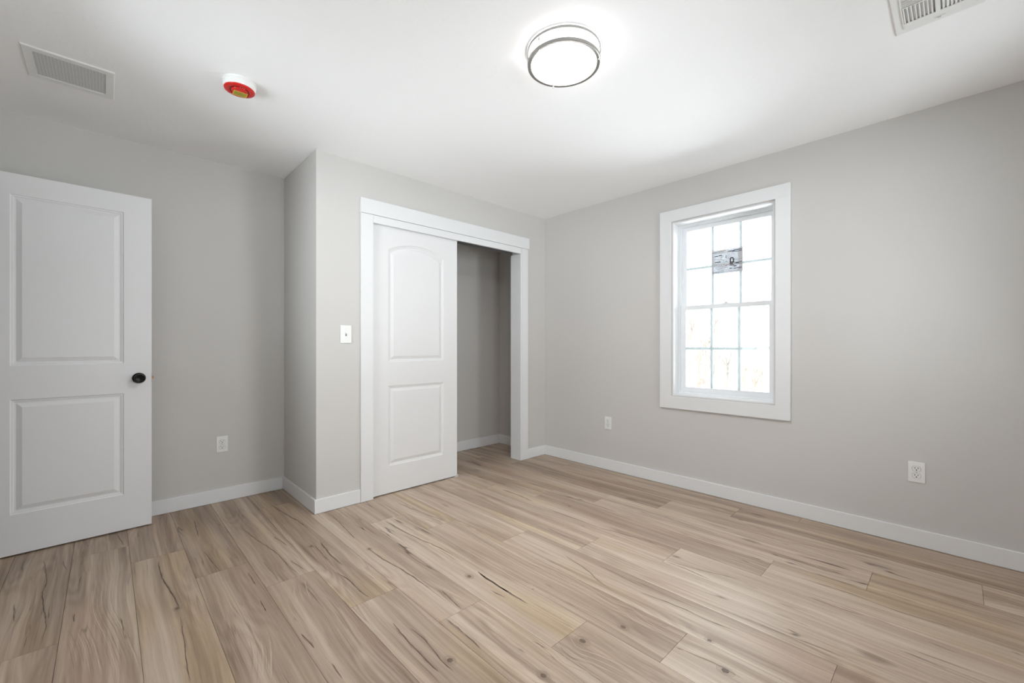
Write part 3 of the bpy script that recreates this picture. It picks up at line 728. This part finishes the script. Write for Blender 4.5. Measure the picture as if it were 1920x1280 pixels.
# ------------------------------------------------------------------ ceiling lamp
LX, LYY = -1.816, -1.747
cl = empty('ceiling_lamp', (LX, LYY, HC), label='round lit flush-mount ceiling light with two brushed nickel rings', cat='ceiling light')
def hoop(R, w, z0, z1, name, lip=0.0):
    bm = bmesh.new()
    lathe(bm, [(R, z0), (R, z1), (R - w, z1), (R - w, z0)] if not lip else
          [(R, z1), (R - 0.0015, z0 + 0.001), (R - 0.004, z0), (R - lip, z0 + 0.0015), (R - lip, z0 + 0.003), (R - 0.004, z0 + 0.004), (R - 0.004, z1)], 96, close=True)
    return obj(name, bm, 'steel', cl, smooth=False)
hoop(0.1625, 0.003, -0.0150, -0.0040, 'upper_ring')
hoop(0.1625, 0.003, -0.0665, -0.0540, 'lower_ring', lip=0.016)
bm = bmesh.new(); lathe(bm, [(0, -0.001), (0.142, -0.001), (0.142, -0.012), (0, -0.012)], 64); obj('ceiling_pan', bm, 'plastic', cl)
bm = bmesh.new(); lathe(bm, [(0, -0.0125), (0.143, -0.0125), (0.1455, -0.018), (0.1455, -0.055), (0.143, -0.062), (0.133, -0.0650), (0.0, -0.0670)], 96)
df = tag(obj('diffuser', bm, 'lamp', cl, smooth=True), 'glowing white acrylic diffuser')
df.data.materials.append(M['lamp_side'])
for p in df.data.polygons:
    if p.center.z > -0.0625: p.material_index = 1
for a in (58, 178, -62):
    ca, sa = math.cos(math.radians(a)), math.sin(math.radians(a))
    bm = bmesh.new()
    lathe(bm, [(0, -0.056), (0.0016, -0.056), (0.0016, -0.012), (0, -0.012)], 10, Matrix.Translation((0.1575 * ca, 0.1575 * sa, 0)))
    lathe(bm, [(0, -0.0725), (0.0028, -0.0715), (0.0040, -0.069), (0.0028, -0.0665), (0.0016, -0.066), (0, -0.066)], 16, Matrix.Translation((0.1575 * ca, 0.1575 * sa, 0)))
    obj('post', bm, 'steel', cl, smooth=True)

# ------------------------------------------------------------------ smoke detector
sd = empty('smoke_detector', (-2.8134, -0.4806, HC), label='round white smoke detector on the ceiling wearing a red plastic dust cover', cat='smoke detector')
bm = bmesh.new(); lathe(bm, [(0, -0.0005), (0.0725, -0.0005), (0.0725, -0.009), (0.0700, -0.011), (0.0700, -0.013), (0.0715, -0.014), (0.0700, -0.028), (0.0665, -0.036), (0, -0.036)], 64)
obj('base', bm, 'plastic', sd, smooth=False)
bm = bmesh.new(); lathe(bm, [(0.0655, -0.0345), (0.0668, -0.037), (0.0655, -0.041), (0.055, -0.0440), (0.042, -0.0440), (0.041, -0.0400), (0.036, -0.0400), (0.035, -0.047), (0.030, -0.0485), (0, -0.0485)], 64)
cv = obj('dust_cover', bm, 'red', sd, smooth=True); tag(cv, 'glossy red plastic dust cover')
bm = bmesh.new(); lathe(bm, [(0.0413, -0.0425), (0.0413, -0.0402), (0.0362, -0.0402), (0.0358, -0.0425), (0.0364, -0.0410), (0.0408, -0.0410)], 48, close=True)
obj('cover_groove', bm, 'darkred', cv)
for (x, y) in ((-0.004, -0.0386), (0.006, -0.0382), (0.014, -0.0355)):
    bm = bmesh.new(); box(bm, x - 0.002, x + 0.002, y - 0.001, y + 0.001, -0.0432, -0.0405); obj('raised_letter', bm, 'plastic', cv)
bm = bmesh.new(); box(bm, -0.0245, 0.0355, -0.0075, 0.0385, -0.0492, -0.0483)
st_ = obj('warning_sticker', bm, 'orange', sd); tag(st_, 'yellow warning sticker with an orange border')
bm = bmesh.new(); box(bm, -0.0215, 0.0325, -0.0045, 0.0355, -0.0495, -0.0491); obj('sticker_face', bm, 'yellow', st_)
bm = bmesh.new()
for k in range(6): box(bm, -0.018, 0.028 - (k % 3) * 0.006, 0.000 + k * 0.0055, 0.0018 + k * 0.0055, -0.0497, -0.0494)
obj('sticker_print', bm, 'greenink', st_)

# ------------------------------------------------------------------ return air grille
gx0, gx1, gy0_, gy1_ = -3.570, -3.265, -0.158, 0.150
rg = empty('return_air_grille', ((gx0 + gx1) / 2, (gy0_ + gy1_) / 2, HC), label='square white return air grille with fine louvres on the ceiling above the open door', cat='vent')
hx, hy = (gx1 - gx0) / 2, (gy1_ - gy0_) / 2; ix, iy = 0.1195, 0.1165
def frame_lip(bm, hx, hy, ix, iy, z0, z1, cx=0, cy=0):
    """flat flange with sloped outer edge"""
    def rg_(a, b, z): return [bm.verts.new((cx + s * a, cy + t * b, z)) for s, t in ((-1, -1), (1, -1), (1, 1), (-1, 1))]
    rs = [rg_(hx, hy, z1), rg_(hx - 0.004, hy - 0.004, z0), rg_(ix, iy, z0), rg_(ix, iy, z1)]
    for a, b in zip(rs, rs[1:] + rs[:1]):
        for i in range(4): bm.faces.new((a[i], a[(i + 1) % 4], b[(i + 1) % 4], b[i]))
bm = bmesh.new(); frame_lip(bm, hx, hy, ix, iy, -0.0065, -0.0003); obj('frame', bm, 'plastic', rg)
bm = bmesh.new()
ns = 27
for i in range(ns):
    y = -iy + (i + 0.5) * 2 * iy / ns
    box(bm, -ix, ix, -0.0025, 0.0025, -0.0003, 0.0003, Matrix.Translation((0, y, -0.0042)) @ Matrix.Rotation(math.radians(3), 4, 'X'))
for i in range(1, 21):
    x = -ix + i * 2 * ix / 21
    box(bm, x - 0.0007, x + 0.0007, -iy, iy, -0.0020, -0.0008)
obj('louvres', bm, 'plastic', rg)
bm = bmesh.new(); box(bm, -ix, ix, -iy, iy, -0.0006, -0.0003); obj('duct_shade_sheet', bm, 'dim_dark', rg)  # dark sheet that paints the shade inside the return duct

# ------------------------------------------------------------------ supply register (right)
rx0, rx1, ry0, ry1 = -1.262, -0.866, -3.040, -2.781
sr = empty('supply_register', ((rx0 + rx1) / 2, (ry0 + ry1) / 2, HC), label='white supply air register with curved blades on the ceiling near the right edge', cat='vent')
cx_, cy_ = (rx0 + rx1) / 2, (ry0 + ry1) / 2
bm = bmesh.new()
ix2, iy2 = (rx1 - rx0) / 2 - 0.042, (ry1 - ry0) / 2 - 0.030
frame_lip(bm, (rx1 - rx0) / 2, (ry1 - ry0) / 2, ix2, iy2, -0.0050, -0.0003)
frame_lip(bm, ix2 + 0.006, iy2 + 0.006, ix2 - 0.001, iy2 - 0.001, -0.0085, -0.0045)
obj('frame', bm, 'plastic', sr)
# blade field: a bank of long blades, a divider, then two banks of short blades; mirrored about the middle
bm = bmesh.new()
def dbox(x0, x1, y0, y1, z0=-0.0085, z1=-0.0045): box(bm, x0 - cx_, x1 - cx_, y0 - cy_, y1 - cy_, z0, z1)
iX0, iX1, iY0, iY1 = cx_ - ix2, cx_ + ix2, cy_ - iy2, cy_ + iy2
SA, SB = iX1 - 0.034, iX1 - 0.142          # short blades run between these
dbox(SA, iX1, iY0, iY1)
dbox(SB - 0.006, SB, iY0, iY1)
dbox(SB, SA, cy_ - 0.007, cy_ + 0.007)
def blade(bm, axis, c, a, b, tilt):
    """slim curved blade; axis 'x' runs along x at y=c"""
    n = 4; pr = []
    for i in range(n + 1):
        t = i / n; pr.append((tilt * (0.0060 * t * t), -0.0075 + 0.0065 * t))
    prev = None
    for (o_, z) in pr:
        q = [(a - cx_, c + o_ - cy_, z), (b - cx_, c + o_ - cy_, z)] if axis == 'x' else [(c + o_ - cx_, a - cy_, z), (c + o_ - cx_, b - cy_, z)]
        th = 0.0042
        q2 = [(x, y + th, z) if axis == 'x' else (x + th, y, z) for x, y, z in q]
        cur = [bm.verts.new(p) for p in q + q2[::-1]]
        if prev:
            for k in range(4): bm.faces.new((prev[k], prev[(k + 1) % 4], cur[(k + 1) % 4], cur[k]))
        else: bm.faces.new(cur[::-1])
        prev = cur
    bm.faces.new(prev)
k = iY1 - 0.004
for i in range(8):
    blade(bm, 'x', iY1 - 0.0075 - i * 0.0113, SB, SA, 1)
    blade(bm, 'x', iY0 + 0.004 + i * 0.0113, SB, SA, -1)
for i in range(4):
    dbox_ = None
    blade(bm, 'y', SB - 0.014 - i * 0.0095, iY0, iY1, -1)
for i in range(13):
    blade(bm, 'y', SB - 0.057 - i * 0.0095, iY0, iY1, -1)
obj('blades', bm, 'plastic', sr)
bm = bmesh.new(); box(bm, -ix2, ix2, -iy2, iy2, -0.0008, -0.0003); obj('duct_shade_sheet', bm, 'dim', sr)  # grey sheet behind the blades, duct shade put into its colour
bm = bmesh.new(); box(bm, ix2 + 0.010, ix2 + 0.012, -0.020, 0.012, -0.0075, -0.0048); box(bm, ix2 + 0.011, ix2 + 0.018, -0.008, 0.002, -0.012, -0.0048)
obj('damper_lever', bm, 'plastic', sr, 0.0006)

# ------------------------------------------------------------------ outside: snowy clearing with bare trees
def simple(name, col, rough=0.9, sc=3.0, amt=0.3):
    m = mat(name, col, rough, spec=0.1); nt = m.node_tree; b = nt.nodes['Principled BSDF']
    n = nt.nodes.new('ShaderNodeTexNoise'); n.inputs['Scale'].default_value = sc; tc = nt.nodes.new('ShaderNodeTexCoord')
    mx = nt.nodes.new('ShaderNodeMix'); mx.data_type = 'RGBA'
    mx.inputs[6].default_value = (*col, 1); mx.inputs[7].default_value = (*[c * (1 - amt) for c in col], 1)
    nt.links.new(tc.outputs['Object'], n.inputs['Vector']); nt.links.new(n.outputs['Fac'], mx.inputs[0]); nt.links.new(mx.outputs[2], b.inputs['Base Color'])
    return m
M['snow'] = simple('bright_dry_ground', (0.62, 0.60, 0.56), sc=0.6, amt=0.15)
M['bark'] = simple('pale_bark', (0.24, 0.19, 0.165), sc=5)
M['bark2'] = simple('grey_bark', (0.21, 0.19, 0.17), sc=5)
M['brush'] = simple('dry_brush', (0.29, 0.215, 0.19), sc=8)
M['ever'] = simple('olive_foliage', (0.20, 0.215, 0.10), sc=8)
GZ = -2.9
bm = bmesh.new()
nx, ny = 36, 36
rr = random.Random(5)
gv = []
for i in range(nx + 1):
    row = []
    for j in range(ny + 1):
        x = 15 + 100 * (i / nx) ** 1.2; y = -60 + 140 * j / ny
        h = GZ + 0.25 * math.sin(x * 0.21 + y * 0.13) * min(1, x / 10) + max(0, x - 45) * 0.105
        row.append(bm.verts.new((x, y, h)))
    gv.append(row)
for i in range(nx):
    for j in range(ny): bm.faces.new((gv[i][j], gv[i + 1][j], gv[i + 1][j + 1], gv[i][j + 1]))
tag(obj('ground', bm, 'snow', smooth=True), 'pale open ground outside the window', 'ground', kind='structure')
def gz(x, y): return GZ + 0.25 * math.sin(x * 0.21 + y * 0.13) * min(1, x / 10) + max(0, x - 45) * 0.105

def bare_tree(seed, h, m):
    rnd = random.Random(seed); bm = bmesh.new()
    def grow(p, d, ln, r, depth):
        pts = [p]; q = Vector(p); dd = Vector(d)
        for i in range(3):
            dd = (dd + Vector((rnd.uniform(-.13, .13), rnd.uniform(-.13, .13), rnd.uniform(-.02, .12)))).normalized()
            q = q + dd * ln / 3; pts.append(q.copy())
        tube(bm, pts, r, 5 if depth < 2 else 3, r * 0.6)
        if depth >= 4: return
        for k in range(rnd.choice((2, 3, 3)) if depth else 5):
            t = rnd.uniform(0.45, 1.0) if depth else rnd.uniform(0.4, 1.0)
            b = Vector(pts[0]).lerp(Vector(pts[-1]), t) if depth else pts[min(3, int(t * 3))].lerp(pts[3], 0.3)
            a = rnd.uniform(0, 2 * PI); s = rnd.uniform(0.35, 0.95)
            nd = (dd + Vector((math.cos(a) * s, math.sin(a) * s, rnd.uniform(0, .35)))).normalized()
            grow(b, nd, ln * rnd.uniform(0.5, 0.72), r * 0.52, depth + 1)
    grow(Vector((0, 0, -0.2)), Vector((0, 0, 1)), h * 0.5, h * 0.014, 0)
    return obj('bare_tree', bm, m)
def bush(seed, h, m, name, leafy=False):
    rnd = random.Random(seed); bm = bmesh.new()
    for k in range(70 if not leafy else 60):
        a = rnd.uniform(0, 2 * PI); s = rnd.uniform(0.05, 0.75); r0 = rnd.uniform(0, 0.35) * h
        p = Vector((math.cos(a) * r0, math.sin(a) * r0, -0.1)); d = Vector((math.cos(a) * s, math.sin(a) * s, 1)).normalized()
        ln = h * rnd.uniform(0.5, 1.0); pts = [p]
        for i in range(3):
            d = (d + Vector((rnd.uniform(-.25, .25), rnd.uniform(-.25, .25), 0.05))).normalized(); p = p + d * ln / 3; pts.append(p.copy())
        tube(bm, pts, h * 0.006, 3, h * 0.002)
        for i in range(5 if not leafy else 22):
            b = pts[rnd.randint(1, 3)] + Vector([rnd.uniform(-.08, .08) * h for _ in range(3)])
            if leafy:
                u = Vector([rnd.uniform(-1, 1) for _ in range(3)]).normalized() * h * 0.035; w = u.orthogonal().normalized() * h * 0.018
                bm.faces.new([bm.verts.new(b - u), bm.verts.new(b + w), bm.verts.new(b + u), bm.verts.new(b - w)])
            else:
                e = b + Vector((rnd.uniform(-.2, .2) * h, rnd.uniform(-.2, .2) * h, rnd.uniform(0.02, .25) * h)); tube(bm, [pts[rnd.randint(1, 3)], e], h * 0.003, 3)
    return obj(name, bm, m)
def place(o, x, y, rz, s, label, cat, group):
    o.location = (x, y, gz(x, y)); o.rotation_euler = (0, 0, rz); o.scale = (s, s, s); tag(o, label, cat, group)
# the view through the window fans out between azimuths of roughly 64 and 77 degrees from +y
def polar(dist, az):
    a = math.radians(az); return -3.295 + dist * math.sin(a), -2.963 + dist * math.cos(a)
trees = [bare_tree(3, 7.0, 'bark'), bare_tree(8, 6.0, 'bark2'), bare_tree(15, 8.0, 'bark')]
used = [False] * 3
rt = random.Random(21)
spots = [(26, 65.8, 0, .80), (31, 68.8, 1, .80), (34, 67.4, 2, .75), (38, 70.3, 1, .80), (29, 73.2, 0, .78), (33, 74.2, 1, 1.0), (26, 75.3, 2, .80), (36, 72.2, 0, .85), (42, 66.0, 2, .9), (48, 71.8, 1, .8),
         (31, 60, 0, .9), (35, 57, 1, 1.0), (33, 80, 2, .8), (37, 84, 0, .9), (48, 63, 2, .9), (47, 79, 1, 1.0), (43, 75.2, 0, .8), (56, 68.0, 2, .85), (24, 71.8, 1, .62), (50, 88, 0, 1.0)]
for (d, az, k, s) in spots:
    o = trees[k] if not used[k] else trees[k].copy()
    if used[k]: COL.objects.link(o)
    used[k] = True; x, y = polar(d, az)
    place(o, x, y, rt.uniform(0, 6.28), s * 1.3, 'bare leafless tree standing on the pale ground outside the window', 'tree', 'bare trees outside the window')
bs = [bush(4, 2.2, 'brush', 'brush_thicket'), bush(9, 1.7, 'brush', 'brush_thicket')]
ub = [False] * 2; i = 0; tries = 0
taken = [polar(d, az) for (d, az, k, q) in spots]
while i < 26 and tries < 4000:
    tries += 1
    d = rt.uniform(40, 72); az = rt.uniform(56, 88) if i > 15 else rt.uniform(65, 77); k = i % 2; x, y = polar(d, az)
    if min(math.hypot(x - a, y - b) for a, b in taken) < 3.9: continue
    taken.append((x, y)); i += 1
    o = bs[k] if not ub[k] else bs[k].copy()
    if ub[k]: COL.objects.link(o)
    ub[k] = True
    place(o, x, y, rt.uniform(0, 6.28), rt.uniform(.8, 1.2), 'dry reddish brush clump on the far ground outside the window', 'shrub', 'brush clumps outside the window')
ev = bush(12, 1.9, 'ever', 'olive_shrub', True); x, y = polar(17, 74.6)
place(ev, x, y, 0, 1.0, 'olive green shrub low at the right of the lower window panes', 'shrub', None)
